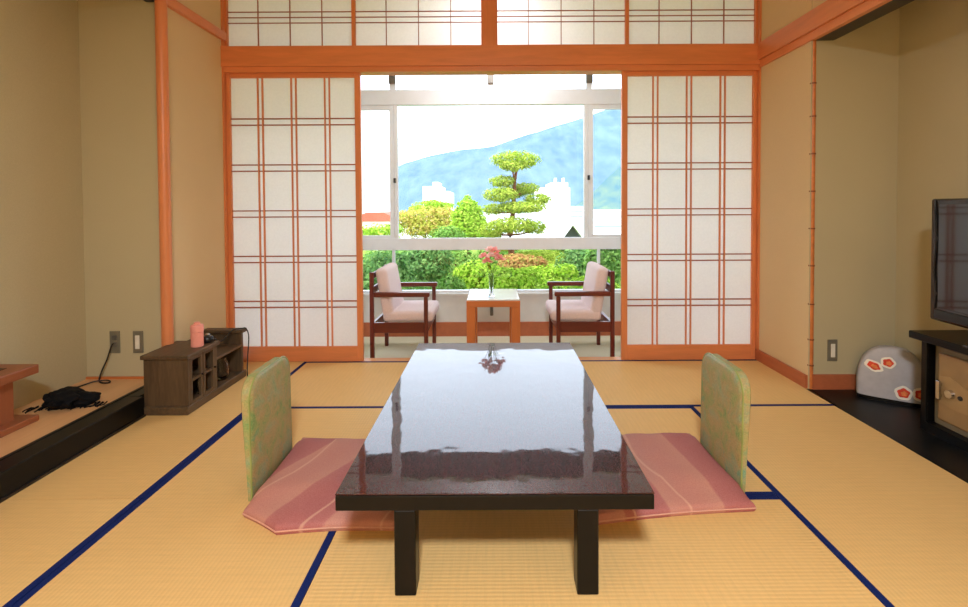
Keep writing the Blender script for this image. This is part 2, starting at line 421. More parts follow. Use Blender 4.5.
for x0, x1, z0, z1 in ((-2.4, -1.09, .95, 2.26), (-1.005, .945, .92, 2.31), (1.04, 2.4, .95, 2.26), (-2.4, -1.074, .368, .795), (-1.046, 1.086, .368, .795), (1.114, 2.4, .368, .795), (-2.4, -1.085, 2.47, 2.93), (-1.025, -.06, 2.47, 2.93), (0, .97, 2.47, 2.93), (1.03, 2.4, 2.47, 2.93)):
    MB().quad((x0, 4.95, z0), (x1, 4.95, z0), (x1, 4.95, z1), (x0, 4.95, z1)).build('pane', 'pane_glass', w)
struct('eave', 'soffit', (-4.5, 4.5, 5.08, 7.8, 3.5, 3.63), (-4.5, 4.5, -2.2, 5.08, 3.5, 3.63))

# ------------------------------------------------------------------ tatami mats
def mat(x0, x1, y0, y1, along, label, sides=(-1, 1)):
    L, W = (x1-x0, y1-y0) if along == 'x' else (y1-y0, x1-x0)
    r = empty('tatami_mat', ((x0+x1)/2, (y0+y1)/2, -.05), label, 'tatami mat', 'tatami mats covering the floor', None, 0 if along == 'x' else PI/2)
    g = .0016
    MB().box(-L/2+g, L/2-g, -W/2+(.028 if -1 in sides else g), W/2-(.028 if 1 in sides else g), 0, .05).build('mat_surface', 'tatami', r, world=False)
    for s in sides:
        a, b = sorted((s*(W/2-.028), s*(W/2-g)))
        MB().box(-L/2+g, L/2-g, a, b, 0, .05).build('border', 'border_cloth', r, world=False)
mat(-1.51, .30, 2.88, 3.77, 'x', 'tatami mat lying along the foot of the left paper screen')
mat(.30, 2.12, 2.88, 3.77, 'x', 'tatami mat lying along the foot of the right paper screen')
mat(-2.12, -1.51, 1.98, 3.77, 'y', 'narrow tatami mat under the dark wooden tea cabinet')
mat(-2.12, -1.51, .18, 1.98, 'y', 'narrow tatami mat in the bottom left corner of the photo')
mat(-1.51, -.61, 1.08, 2.88, 'y', 'tatami mat under the left green backrest, between two blue borders')
mat(-.61, 1.2, 1.98, 2.88, 'x', 'tatami mat under the far half of the low table')
mat(-.61, 1.2, 1.08, 1.98, 'x', 'tatami mat in the foreground under the near legs of the low table')
mat(1.2, 2.1, 1.08, 2.88, 'y', 'tatami mat on the right beside the black alcove floor', (1,))

# ------------------------------------------------------------------ low table
r = empty('low_table', (.005, 2.3, 0), 'low black lacquered table with glossy dark red-brown top in the room centre', 'table')
m = MB().box(-.508, .504, 1.466, 3.128, .3262, .33, .0015, 1); m.build('tabletop', 'lacquer_top', r)
m = MB().box(-.507, .503, 1.464, 3.13, .277, .326, .004, 2); m.build('table_rim', 'lacquer_black', r)
for x in (-.322, .259):
    for y in (1.467, 3.05):
        MB().box(x, x+.068, y, y+.068, .0006, .277, .003).build('leg', 'lacquer_black', r)

# ------------------------------------------------------------------ legless chairs
def rounded_slab(m, w, h, rad, t0, t1, bev, puff):
    # outline in (y,z), thickness along x from t0 to t1, rounded top corners
    pts = [(-w/2, 0)]
    for k in range(9):
        a = PI - k*PI/2/8; pts.append((-w/2+rad+rad*math.cos(a), h-rad+rad*math.sin(a)))
    for k in range(9):
        a = PI/2 - k*PI/2/8; pts.append((w/2-rad+rad*math.cos(a), h-rad+rad*math.sin(a)))
    pts.append((w/2, 0))
    cx, cz = 0, h*.5
    def ring(x, s_in):
        out = []
        for y, z in pts:
            fy = max(-w/2+s_in, min(w/2-s_in, y*(1-2*s_in/w))); fz = cz+(z-cz)*(1-2*s_in/h)
            out.append(m.bm.verts.new(((x if x > 0 else x*(.4+.6*fz/h))-.012*fz, fy, fz)))
        return out
    prof = [(t0, bev*1.6), (t0+bev*.35, bev*.6), (t0+bev, 0), (t1-bev, 0), (t1-bev*.35, bev*.6), (t1, bev*1.6), (t1+puff*.7, w*.2), (t1+puff, w*.38)]
    rings = [ring(*p) for p in prof]
    n = len(pts)
    for a, b in zip(rings, rings[1:]):
        for k in range(n): m.bm.faces.new((a[k], a[(k+1) % n], b[(k+1) % n], b[k]))
    m.bm.faces.new(rings[0][::-1]); m.bm.faces.new(rings[-1])
r = empty('legless_chair', (0, 0, 0), 'green patterned legless chair on the left of the low table', 'floor chair', 'legless chairs at the low table')
m = MB(); rounded_slab(m, .386, .515, .09, -.042, .012, .009, .003); m.build('backrest', 'brocade', r, True, False)
m = MB()
path = [(-.1945, .01)]
for k in range(9): a = PI-k*PI/2/8; path.append((-.193+.09+.0915*math.cos(a), .425+.0915*math.sin(a)))
for k in range(9): a = PI/2-k*PI/2/8; path.append((.193-.09+.0915*math.cos(a), .425+.0915*math.sin(a)))
path.append((.1945, .01))
m.tube([(.003-.012*z, y, z) for y, z in path], .004, 6)
m.build('piping', 'vinyl_edge', r, True, False)
MB().box(.024, .36, -.19, .19, 0, .018, .005, 2).build('seat', 'vinyl_edge', r, False, False)
zl = r; zl.location = (-1.03, 2.15, 0)
zr = copy_tree(zl); zr.location = (1.05, 2.17, 0); zr.rotation_euler = (0, 0, PI); zr['label'] = 'green patterned legless chair on the right of the low table'

# ------------------------------------------------------------------ floor cushions
def cushion(outline, seat, mat_, label, sd, lift=None):
    cx = sum(p[0] for p in outline)/len(outline); cy = sum(p[1] for p in outline)/len(outline)
    r = empty('floor_cushion', (cx, cy, 0), label, 'cushion', 'floor cushions at the low table')
    n = len(outline); per = 16; ring = []
    for i in range(n):
        a, b = Vector((*outline[i], 0)), Vector((*outline[(i+1) % n], 0))
        nrm = Vector((b.y-a.y, a.x-b.x, 0)).normalized()
        for k in range(per):
            t = k/per; ring.append(a.lerp(b, t) - nrm*.012*math.sin(PI*t)*(1 if (b-a).length > .4 else .3))
    def lower(x, y):
        x0, x1, y0, y1 = seat; d = min(x-x0, x1-x, y-y0, y1-y)
        return .0195*max(0, min(1, (d+.07)/.06)) + .001
    def wr(x, y): return .004*noise.noise(Vector((x*9+sd, y*9, 0)))+.0025*noise.noise(Vector((x*26+sd, y*14, 3)))
    m = MB(); N = len(ring); rows = []
    S = [1, .985, .95, .88, .78, .65, .5, .33, .15]
    for top in (True, False):
        grid = []
        for q in S:
            row = []
            for p in ring:
                x, y = cx+(p.x-cx)*q, cy+(p.y-cy)*q; lo = lower(x, y)
                th = .026+.03*(1-q**5)**.6 if q < 1 else .022
                z = lo+th+(wr(x, y)*min(1, (1-q)*12) if q < 1 else 0) if top else lo+(.010 if q == 1 else 0)
                row.append(m.bm.verts.new((x, y, z)))
            grid.append(row)
        for a, b in zip(grid, grid[1:]):
            for k in range(N): m.bm.faces.new((a[k], a[(k+1) % N], b[(k+1) % N], b[k]))
        m.bm.faces.new(grid[-1]); rows.append(grid[0])
    a, b = rows
    for k in range(N): m.bm.faces.new((a[k], a[(k+1) % N], b[(k+1) % N], b[k]))
    m.build('cover', mat_, r, True)
    pm = MB(); pts = [(p.x, p.y, lower(p.x, p.y)+.016) for p in ring]; pm.tube(pts+[pts[0]], .0035, 6); pm.build('seam_piping', 'piping', r, True)
cushion([(-.83, 1.745), (-.37, 1.765), (-.35, 2.42), (-1.015, 2.45), (-1.008, 1.85)], (-1.02, -.67, 1.95, 2.34), 'zabuton_cloth', 'mauve pink floor cushion on the left, against the left green backrest', 1.0)
cushion([(.38, 1.79), (1.05, 1.87), (1.035, 2.47), (.40, 2.46)], (.72, 1.056, 1.99, 2.38), 'zabuton_cloth_two', 'mauve pink floor cushion on the right, against the right green backrest', 5.0)

# ------------------------------------------------------------------ veranda armchairs
r = empty('armchair', (0, 0, 0), 'dark wooden armchair with pale pink cushions, left of the small side table', 'armchair', 'armchairs on the veranda')
for y in (-.285, .253):
    MB().box(-.25, -.216, y, y+.032, 0, .79, .004).build('leg', 'mahogany_z', r, False, False)
    MB().box(.212, .246, y, y+.032, 0, .58, .004).build('leg', 'mahogany_z', r, False, False)
    MB().box(-.216, .262, y-.01, y+.042, .578, .617, .008, 2).build('armrest', 'mahogany_x', r, False, False)
    MB().box(-.216, .212, y+.004, y+.028, .27, .358, .003).build('side_rail', 'mahogany_x', r, False, False)
MB().box(.216, .242, -.253, .253, .27, .35, .003).build('front_rail', 'mahogany_y', r, False, False)
MB().box(-.246, -.22, -.253, .253, .27, .35, .003).box(-.246, -.222, -.253, .253, .6, .66, .003).box(-.246, -.222, -.253, .253, .73, .78, .003).build('back_frame', 'mahogany_y', r, False, False)
m = MB().box(-.15, .285, -.248, .248, .352, .452, .035, 4); m.build('seat_cushion', 'chair_fabric', r, True, False)
t = bmesh.new(); bmesh.ops.create_cube(t, size=1, matrix=Matrix.Diagonal((.105, .49, .47, 1))); bmesh.ops.bevel(t, geom=t.edges[:], offset=.04, segments=4, affect='EDGES', profile=.5)
m = MB(); m.add(t, Matrix.Translation((-.128, 0, .585)) @ Matrix.Rotation(-.17, 4, 'Y')); m.build('back_cushion', 'chair_fabric', r, True, False)
r.location = (-.815, 4.27, -.1)
c2 = copy_tree(r); c2.location = (.775, 4.27, -.1); c2.rotation_euler = (0, 0, PI); c2['label'] = 'dark wooden armchair with pale pink cushions, right of the small side table'

# ------------------------------------------------------------------ side table, vase, flowers
r = empty('side_table', (-.01, 4.27, -.1), 'small square wooden side table with white top between two armchairs', 'table')
MB().box(-.24, .22, 4.0, 4.54, .385, .438, .003).build('apron', 'honey_x', r)
MB().box(-.236, .216, 4.004, 4.536, .438, .45, .003).build('tabletop', 'white_top', r)
for x in (-.24, .145):
    for y in (4.0, 4.47): MB().box(x, x+.075, y, y+.07, -.1, .385, .003).build('leg', 'honey_z', r)
vx, vy = -.027, 4.14
m = MB().lathe([(.026, 0), (.03, .004), (.016, .03), (.018, .09), (.027, .2), (.0245, .2), (.0155, .09), (.013, .036), (.004, .03)], (vx, vy, .4505), 28)
tag(m.build('vase', 'clear_glass', smooth=True), 'slender clear glass vase standing on the white side table', 'vase')
r = empty('flower_bouquet', (vx, vy, .4645), 'pink flowers on green stems standing in the glass vase', 'flowers')
heads = [(-.065, 0, .80), (.045, -.02, .81), (-.01, .02, .855), (-.035, -.035, .76), (.075, .02, .775), (.0, -.045, .81), (.03, 0, .85)]
for i, (dx, dy, z) in enumerate(heads):
    MB().tube([(vx+dx*.06, vy+dy*.06, .49), (vx+dx*.25, vy+dy*.25, .64), (vx+dx, vy+dy, z-.02)], .002, 6).build('stem', 'stem_green', r, True)
    b = MB(); c = Vector((vx+dx, vy+dy, z))
    for k in range(16):
        a = k*2.4; el = .25+1.1*(k % 4)/4
        d = Vector((math.cos(a)*math.cos(el), math.sin(a)*math.cos(el), math.sin(el)-.25)); s = d.cross(Vector((0, 0, 1))).normalized(); u = s.cross(d)
        p = c+d*.004; L = .062
        v = [b.bm.verts.new(q) for q in (p, p+d*L*.5+s*.02-u*.006, p+d*L+u*.005, p+d*L*.5-s*.02-u*.006)]
        b.bm.faces.new(v)
    b.build('blossom', 'petal_pink' if i % 3 != 2 else 'petal_white', r)
b = MB()
for k in range(14):
    a = k*2.1; p = Vector((vx, vy, .68+.006*(k % 7))); d = Vector((math.cos(a)*.9, math.sin(a)*.9, .5)); s = d.cross(Vector((0, 0, 1))).normalized()
    b.quad(p, p+d*.035+s*.011, p+d*.075, p+d*.035-s*.011)
b.build('leaf', 'leaf_bright', r)
m = MB().cyl((-.03, 4.85, .12), (-.03, 4.85, .26), .017, .017, 16).cyl((-.03, 4.85, .255), (-.03, 4.879, .255), .014, .014, 12)
tag(m.build('pipe', 'grey_metal', smooth=True), 'short grey pipe on the low white wall behind the side table', 'pipe')

# ------------------------------------------------------------------ tea cabinet on the left
r = empty('tea_cabinet', (-1.95, 3.1, 0), 'low dark wooden tea cabinet with open shelf against the left wall', 'cabinet')
x0, x1 = -2.108, -1.842
MB().box(x0-.001, x1+.006, 2.785, 3.45, .0008, .05, .004).build('plinth', 'darkwood_y', r)
MB().box(x0, x1, 2.80, 2.82, .05, .335).build('side_panel', 'darkwood_z', r)
MB().box(x0, x1, 3.075, 3.095, .05, .335).build('divider', 'darkwood_z', r)
MB().box(x0, x1, 3.40, 3.42, .05, .335).build('side_panel', 'darkwood_z', r)
MB().box(x0, x0+.012, 2.82, 3.40, .05, .335).build('back_panel', 'darkwood_y', r)
MB().box(x0-.012, x1+.012, 2.785, 3.115, .335, .36, .004).build('top', 'darkwood_y', r)
MB().box(x0-.012, x1+.016, 3.375, 3.45, .335, .36, .004).build('top', 'darkwood_y', r)
MB().box(x0+.012, x1, 3.095, 3.40, .235, .25).build('shelf', 'darkwood_y', r)
MB().box(x0+.012, x1-.03, 2.82, 3.075, .19, .2).build('shelf', 'darkwood_y', r)
for a, b in ((2.822, 2.945), (2.95, 3.073)):
    d = MB(); d.box(x1-.016, x1, a, a+.02, .05, .335); d.box(x1-.016, x1, b-.02, b, .05, .335); d.box(x1-.016, x1, a+.02, b-.02, .05, .07); d.box(x1-.016, x1, a+.02, b-.02, .315, .335)
    d = d.build('door', 'darkwood_z', r)
    MB().box(x1-.014, x1-.002, a+.02, b-.02, .185, .2).build('door_bar', 'darkwood_y', d)
    MB().cyl((x1, b-.01, .2), (x1+.012, b-.01, .2), .006, .007, 12).build('knob', 'steel_dark', d, True)
def tumbler(x, y, z, rad, h, label):
    m = MB().lathe([(rad*.8, 0), (rad, h), (rad*.93, h), (rad*.74, .006), (.002, .005)], (x, y, z), 20)
    tag(m.build('drinking_glass', 'clear_glass', smooth=True), label, 'glass', 'glasses in the tea cabinet')
tumbler(-1.9, 2.88, .051, .03, .1, 'clear glass on the bottom of the tea cabinet behind the nearer cabinet door')
tumbler(-1.9, 3.01, .051, .028, .08, 'clear glass low in the tea cabinet behind the farther cabinet door')
m = MB().lathe([(.04, 0), (.052, .03), (.05, .1), (.036, .13), (.038, .15), (.034, .15), (.03, .128), (.045, .1), (.046, .03), (.002, .008)], (-1.91, 3.25, .051), 24)
tag(m.build('glass_jug', 'clear_glass', smooth=True), 'round clear glass jug on the open lower shelf of the tea cabinet', 'jug')
m = MB().lathe([(.035, 0), (.036, .005), (.036, .088), (.033, .091), (.001, .091)], (-1.90, 2.985, .3605), 28)
r = empty('tea_canister', (-1.90, 2.985, .3605), 'pink cylindrical tea canister with domed lid on the dark tea cabinet', 'canister')
m.build('body', 'pink_tin', r, True)
MB().lathe([(.0375, .094), (.0375, .128), (.034, .136), (.018, .143), (.018, .151), (.012, .155), (.001, .156)], (-1.90, 2.985, .3605), 28).build('lid', 'pink_tin', r, True)
r = empty('water_heater_pot', (-1.888, 3.072, .3605), 'small black and silver pot behind the pink canister on the tea cabinet', 'pot')
r.name = 'small_pot'
MB().lathe([(.03, 0), (.036, .012), (.036, .03), (.026, .042), (.001, .043)], (-1.888, 3.072, .3605), 24).build('body', 'plastic_black', r, True)
MB().lathe([(.014, .043), (.016, .05), (.01, .058), (.001, .06)], (-1.888, 3.072, .3605), 16).build('lid', 'chrome', r, True)
m = MB(); pts = [(-1.86, 3.09, .366), (-1.87, 3.12, .37), (-1.88, 3.2, .33), (-1.9, 3.3, .33), (-1.88, 3.36, .366), (-1.84, 3.40, .366), (-1.815, 3.41, .364), (-1.80, 3.42, .3), (-1.79, 3.38, .14), (-1.78, 3.36, .03), (-1.76, 3.40, .006)]
def smooth_path(p, n=6):
    p = [Vector(q) for q in p]; out = []
    for i in range(len(p)-1):
        a, b, c, d = p[max(i-1, 0)], p[i], p[i+1], p[min(i+2, len(p)-1)]
        for k in range(n):
            t = k/n; out.append(.5*((2*b)+(c-a)*t+(2*a-5*b+4*c-d)*t*t+(3*b-a-3*c+d)*t**3))
    return out+[p[-1]]
m.tube(smooth_path(pts), .004, 6); tag(m.build('cable', 'cord_black', smooth=True), 'thin black cable trailing over the tea cabinet to the floor', 'cable')

# ------------------------------------------------------------------ wall plates
def plate(x, y, z, label, cat, name, kind):
    r = empty(name, (x, y, z), label, cat)
    MB().box(x-.034, x+.034, y-.008, y, z-.073, z+.073, .003).build('cover_plate', 'plate_grey', r)
    if kind: MB().box(x-.014, x+.014, y-.014, y-.008, z-.045, z+.045, .002).build('rocker', 'rocker_white', r)
    else:
        for dz in (-.03, .015): MB().box(x-.018, x+.018, y-.011, y-.008, z+dz, z+dz+.03, .002).build('socket', 'grey_metal', r)
plate(-2.498, 3.077, .364, 'grey wall socket with a cord plugged in, above the left alcove board', 'wall socket', 'wall_socket', 0)
plate(-2.345, 3.077, .364, 'grey light switch with white rocker beside the wall socket in the left alcove', 'light switch', 'light_switch', 1)
plate(2.275, 3.15, .263, 'grey light switch with white rocker on the right alcove wall', 'light switch', 'light_switch', 1)
m = MB(); pts = [(-2.503, 3.07, .355), (-2.503, 3.05, .345), (-2.525, 3.04, .26), (-2.555, 3.035, .19), (-2.57, 3.03, .135), (-2.54, 3.0, .126), (-2.49, 2.98, .127), (-2.475, 3.0, .126), (-2.51, 3.02, .13), (-2.56, 2.99, .135), (-2.6, 2.95, .127), (-2.62, 2.85, .126), (-2.6, 2.76, .126)]
m.tube(smooth_path(pts), .0045, 6)
tag(m.build('cord', 'cord_black', smooth=True), 'black cord hanging from the wall socket down onto the alcove board', 'cord')

# ------------------------------------------------------------------ black bundle and wooden stand in the left alcove
r = empty('cloth_bundle', (-2.4, 2.64, .12), 'black fringed cloth bundle lying on the left alcove board', 'cloth')
m = MB().blob((-2.455, 2.66, .158), (.115, .085, .05), 4, .35, 2.6, 3, -.5).blob((-2.37, 2.68, .150), (.085, .06, .035), 3, .35, 2.6, 8)
for v in m.bm.verts: v.co.z = max(v.co.z, .1215)
m.build('body', 'black_cloth', r, True)
f = MB(); rnd = random.Random(4)
for k in range(34):
    t = k/33; x = -2.595+.36*t; y = 2.585+.075*t+rnd.uniform(-.012, .012)
    f.tube([(x, y+.03, .13), (x+rnd.uniform(-.012, .012), y, .126), (x+rnd.uniform(-.02, .02), y-rnd.uniform(.012, .035), .1245)], .0035, 5)
f.build('fringe', 'black_cloth', r, True)
r = empty('wooden_stand', (-2.53, 2.1, .12), 'reddish wooden box stand with overhanging top at the left edge', 'stand')
MB().box(-2.688, -2.415, 1.75, 2.47, .1205, .152, .004).build('base', 'redwood_y', r)
MB().box(-2.67, -2.48, 1.81, 2.40, .152, .372).build('body', 'redwood_z', r)
MB().box(-2.688, -2.415, 1.75, 2.475, .372, .42, .006, 2).build('top', 'redwood_y', r)
MB().box(-2.66, -2.51, 1.86, 2.40, .4195, .4225).build('inset', 'dark_inset', r)

# ------------------------------------------------------------------ right alcove: television, cabinet, safe, lantern
r = empty('television_cabinet', (2.5, 1.95, 0), 'black low television cabinet holding a safe, in the right alcove', 'cabinet')
MB().box(2.31, 2.69, 1.3, 2.61, .50, .54, .004).build('top', 'lacquer_black', r)
MB().box(2.375, 2.69, 2.56, 2.58, 0, .5).build('side_panel', 'lacquer_black', r)
MB().box(2.36, 2.69, 1.33, 1.355, 0, .5).build('side_panel', 'lacquer_black', r)
MB().box(2.36, 2.69, 1.355, 2.56, 0, .05).build('bottom', 'lacquer_black', r)
MB().box(2.68, 2.69, 1.355, 2.56, .05, .5).build('back_panel', 'lacquer_black', r)
MB().box(2.36, 2.375, 2.553, 2.585, 0, .5, .003).build('front_post', 'lacquer_black', r)
r = empty('safe', (2.52, 2.22, .05), 'beige steel safe with chrome handle inside the black television cabinet', 'safe')
MB().box(2.40, 2.66, 1.9, 2.545, .0505, .475, .006, 2).build('body', 'safe_frame', r)
d = MB().box(2.388, 2.40, 1.93, 2.515, .085, .445, .008, 2).build('door', 'safe_door', r)
MB().prism([(2.5, .32), (2.44, .335), (2.36, .30), (2.25, .285), (2.1, .285), (1.96, .30), (1.96, .19), (2.2, .185), (2.4, .17), (2.5, .18)], lambda p, dd: Vector((dd, p[0], p[1])), 2.384, 2.3885).build('lock_panel', 'safe_panel', d)
h = MB().box(2.362, 2.376, 2.478, 2.502, .2, .3, .004, 2).box(2.374, 2.386, 2.484, 2.496, .212, .228).box(2.374, 2.386, 2.484, 2.496, .272, .288); h.build('handle', 'chrome', d)
MB().cyl((2.386, 2.435, .247), (2.366, 2.435, .247), .024, .02, 24).build('dial', 'chrome', d, True)
MB().cyl((2.386, 2.385, .245), (2.378, 2.385, .245), .012, .011, 20).build('keyhole', 'steel_dark', d, True)
r = empty('television', (2.355, 2.535, .5405), 'black flat-screen television standing on the black cabinet at the right edge', 'television', None, None, math.radians(-3.5))
MB().box(-.0, .055, -1.115, 0, .08, .73, .012, 3).build('bezel', 'bezel_black', r, True, False)
MB().box(-.004, .001, -1.08, -.055, .155, .70, .001).build('screen', 'screen', r, False, False)
MB().box(-.007, .001, -1.085, -.035, .095, .14, .003).build('speaker_strip', 'plastic_black', r, False, False)
m = MB().tube(smooth_path([(-.002, -.03, .722), (-.004, -.034, .655), (-.004, -.042, .505), (-.004, -.03, .355), (-.004, -.042, .235), (-.003, -.034, .145)]), .0035, 6); m.build('hanging_cable', 'cord_black', r, True, False)
MB().box(.012, .042, -.64, -.48, .012, .1, .004).build('neck', 'plastic_black', r, False, False)
MB().box(-.06, .13, -.86, -.26, 0, .016, .006, 2).build('stand_base', 'bezel_black', r, False, False)
# paper lantern set across the corner
P1, P2 = Vector((2.372, 3.06, 0)), Vector((2.668, 2.862, 0)); dirv = (P2-P1).normalized(); nv = Vector((-dirv.y*-1, -dirv.x, 0))
nv = Vector((dirv.y, -dirv.x, 0))
if nv.y > 0: nv = -nv
cen = (P1+P2)/2; Wd = (P2-P1).length
r = empty('paper_lantern', cen, 'pale grey dome paper lantern with red flower prints on the black alcove floor', 'lantern')
def arch(s):   # outline at scale s: (a along dirv, z)
    out = []; hw = Wd/2*s; H = .33
    out.append((-hw, .022))
    for k in range(25):
        a = PI-k*PI/24; out.append((hw*math.copysign(abs(math.cos(a))**.8, math.cos(a)), .09+(.25*s)*abs(math.sin(a))**.9))
    out.append((hw, .022)); return out
m = MB(); rings = []
for s, d in ((.9, -.055), (.97, -.05), (1, -.035), (1, .02), (.985, .034), (.93, .045), (.8, .052), (.5, .058), (.2, .06)):
    rings.append([m.bm.verts.new(cen+dirv*a+nv*(d*(1 if z > .03 else 1))+Vector((0, 0, z if s > .99 or z <= .03 else z))) for a, z in arch(s)])
n = len(rings[0])
for a, b in zip(rings, rings[1:]):
    for k in range(n): m.bm.faces.new((a[k], a[(k+1) % n], b[(k+1) % n], b[k]))
m.bm.faces.new(rings[0][::-1]); m.bm.faces.new(rings[-1])
m.build('shade', 'lantern_paper', r, True)
b = MB(); pl = []
for k in range(24):
    a = 2*PI*k/24; pl.append(cen+dirv*(Wd/2*1.0*math.copysign(abs(math.cos(a))**.5, math.cos(a)))+nv*(.062*math.copysign(abs(math.sin(a))**.6, math.sin(a))))
b.prism(pl, lambda p, z: Vector((p.x, p.y, z)), 0, .022); b.build('base', 'lacquer_black', r)
def shade_depth(q):
    tb = ((0, .06), (.2, .06), (.5, .058), (.8, .052), (.93, .045), (.985, .034), (1, .02))
    for (a0, d0), (a1, d1) in zip(tb, tb[1:]):
        if q <= a1: return d0+(d1-d0)*(q-a0)/(a1-a0)
    return .02
def petal(mb, a, z, ra, rz, rot, off, seg=18, wob=0):
    pts = []
    for k in range(seg):
        t = 2*PI*k/seg; q = 1+wob*math.cos(5*t); x, y = ra*q*math.cos(t), rz*q*math.sin(t)
        A, Zz = a+x*math.cos(rot)-y*math.sin(rot), z+x*math.sin(rot)+y*math.cos(rot)
        aa = min(.98, math.hypot(abs(A)/(Wd/2), max(0, Zz-.09)/.25)); dd = shade_depth(aa*.9)+off
        pts.append(cen+dirv*A+nv*dd+Vector((0, 0, Zz)))
    c = mb.bm.verts.new(sum(pts, Vector())/seg); vs = [mb.bm.verts.new(p) for p in pts]
    for k in range(seg): mb.bm.faces.new((c, vs[k], vs[(k+1) % seg]))
for (a, z, ra, rz, rot) in ((-.095, .218, .05, .033, -.45), (-.025, .25, .038, .036, 0), (.05, .075, .044, .044, .3), (.128, .08, .036, .044, 0)):
    w_, c_, i_ = MB(), MB(), MB()
    petal(w_, a, z, ra, rz, rot, .0015, wob=.06); petal(c_, a, z, ra*.68, rz*.66, rot, .0025, 24, .1); petal(i_, a+.003, z-.003, ra*.36, rz*.34, rot, .0035, 20, .15)
    p = w_.build('flower_print', 'print_white', r); c_.build('bloom', 'print_red', p); i_.build('bloom_centre', 'print_orange', p)

# ------------------------------------------------------------------ garden
def foliage(ells, n, size, rnd, up=.3, thin=.45):
    m = MB(); tot = sum(e[1][0]*e[1][1]+e[1][0]*e[1][2] for e in ells)
    for c, rr in ells:
        k = int(n*(rr[0]*rr[1]+rr[0]*rr[2])/tot)
        for _ in range(k):
            d = Vector((rnd.gauss(0, 1), rnd.gauss(0, 1), rnd.gauss(0, 1))).normalized(); q = rnd.uniform(.62, 1.04)
            p = Vector((c[0]+d.x*rr[0]*q, c[1]+d.y*rr[1]*q, c[2]+d.z*rr[2]*q))
            nn = (d+Vector((rnd.uniform(-.7, .7), rnd.uniform(-.7, .7), rnd.uniform(-.3, .7)+up))).normalized()
            a = nn.orthogonal().normalized(); a.rotate(Matrix.Rotation(rnd.uniform(0, 6.3), 3, nn)); b = nn.cross(a)
            L = size*rnd.uniform(.6, 1.3); W = L*thin
            m.bm.faces.new([m.bm.verts.new(v) for v in (p-a*L, p+b*W, p+a*L, p-b*W)])
    return m
def tree(name, base, ells, n, size, leafmat, label, cat, trunk=None, tr=.08, group=None, seed=1, up=.3, thin=.45):
    rnd = random.Random(seed); r = empty(name, base, label, cat, group)
    foliage(ells, n, size, rnd, up, thin).build('foliage', leafmat, r)
    m = MB()
    for pts in (trunk or [[base, (base[0], base[1], ells[0][0][2])]]):
        k = len(pts); m.tube(smooth_path(pts, 4), [tr*(1-.75*i/(4*(k-1))) for i in range(4*(k-1)+1)], 8)
    m.build('trunk', 'bark', r, True); return r
G = -1.2
# cloud-pruned pine
def P(u, v, Y=12, dy=0): q = at(u, v, Y); return (q.x, q.y+dy, q.z)
px = lambda n, Y=12: n/470*Y
pads = [(516, 160, 23, 9, 0), (512, 167, 12, 5, -.3), (503, 181, 13, 6, 0), (500, 195, 16, 7, -.35), (526, 188, 14, 6, .2), (512, 192, 16, 6, .3), (537, 199, 13, 6, -.1), (521, 207, 22, 6, -.3), (494, 209, 12, 6, .2), (512, 224, 22, 8, -.4), (494, 230, 15, 8, .3), (536, 228, 12, 7, .2), (541, 258, 26, 7, .2), (550, 266, 22, 8, -.3), (508, 246, 18, 7, .4)]
ells = [(P(u, v, 12, dy), (px(a)*1.1, px(a)*.8, px(b)*1.02)) for u, v, a, b, dy in pads]
T = [P(514, 300), P(512, 262), P(510, 235), P(513, 212), P(514, 195), P(515, 180), P(518, 164)]
T[0] = (T[0][0], 12, G)
br = [T]
for u, v, a, b, dy in pads:
    k = min(range(1, len(T)), key=lambda i: abs(T[i][2]-P(u, v+6)[2])); e = P(u, v+2, 12, dy)
    br.append([T[k], ((T[k][0]+e[0])/2, 12+dy*.4, (T[k][2]+e[2])/2-.04), e])
rnd = random.Random(3); r = empty('pine_tree', (T[0][0], 12, G), 'tall cloud-pruned pine tree with layered pads in the garden centre', 'tree', 'garden trees and shrubs')
foliage(ells, 17000, .066, rnd, .5, .2).build('foliage', 'leaf_pine', r)
m = MB(); m.tube(smooth_path(T, 4), [.1*(1-.7*i/24) for i in range(25)], 10)
for q in br[1:]: m.tube(smooth_path(q, 4), [.034*(1-.6*i/8) for i in range(9)], 6)
m.build('trunk', 'bark', r, True)
def bush(u, v, Y, w, h, leafmat, label, seed, n=1600, size=.06, name='shrub', cat='shrub', lobes=5):
    c = at(u, v, Y); rnd = random.Random(seed*31); rx, rz = px(w, Y), px(h, Y); es = [((c.x, Y, c.z), (rx, rx*.8, rz))]
    for k in range(lobes):
        a = rnd.uniform(0, 6.3); es.append(((c.x+math.cos(a)*rx*.6, Y+math.sin(a)*rx*.5, c.z+rnd.uniform(-.4, .6)*rz), (rx*.5, rx*.45, rz*.45)))
    b = (c.x, Y, G)
    tr = [[b, (c.x+.03, Y, (G+c.z)/2), (c.x, Y, c.z+.2*rz)]]
    return tree(name, b, es, n, size, leafmat, label, cat, tr, .05, 'garden trees and shrubs', seed)
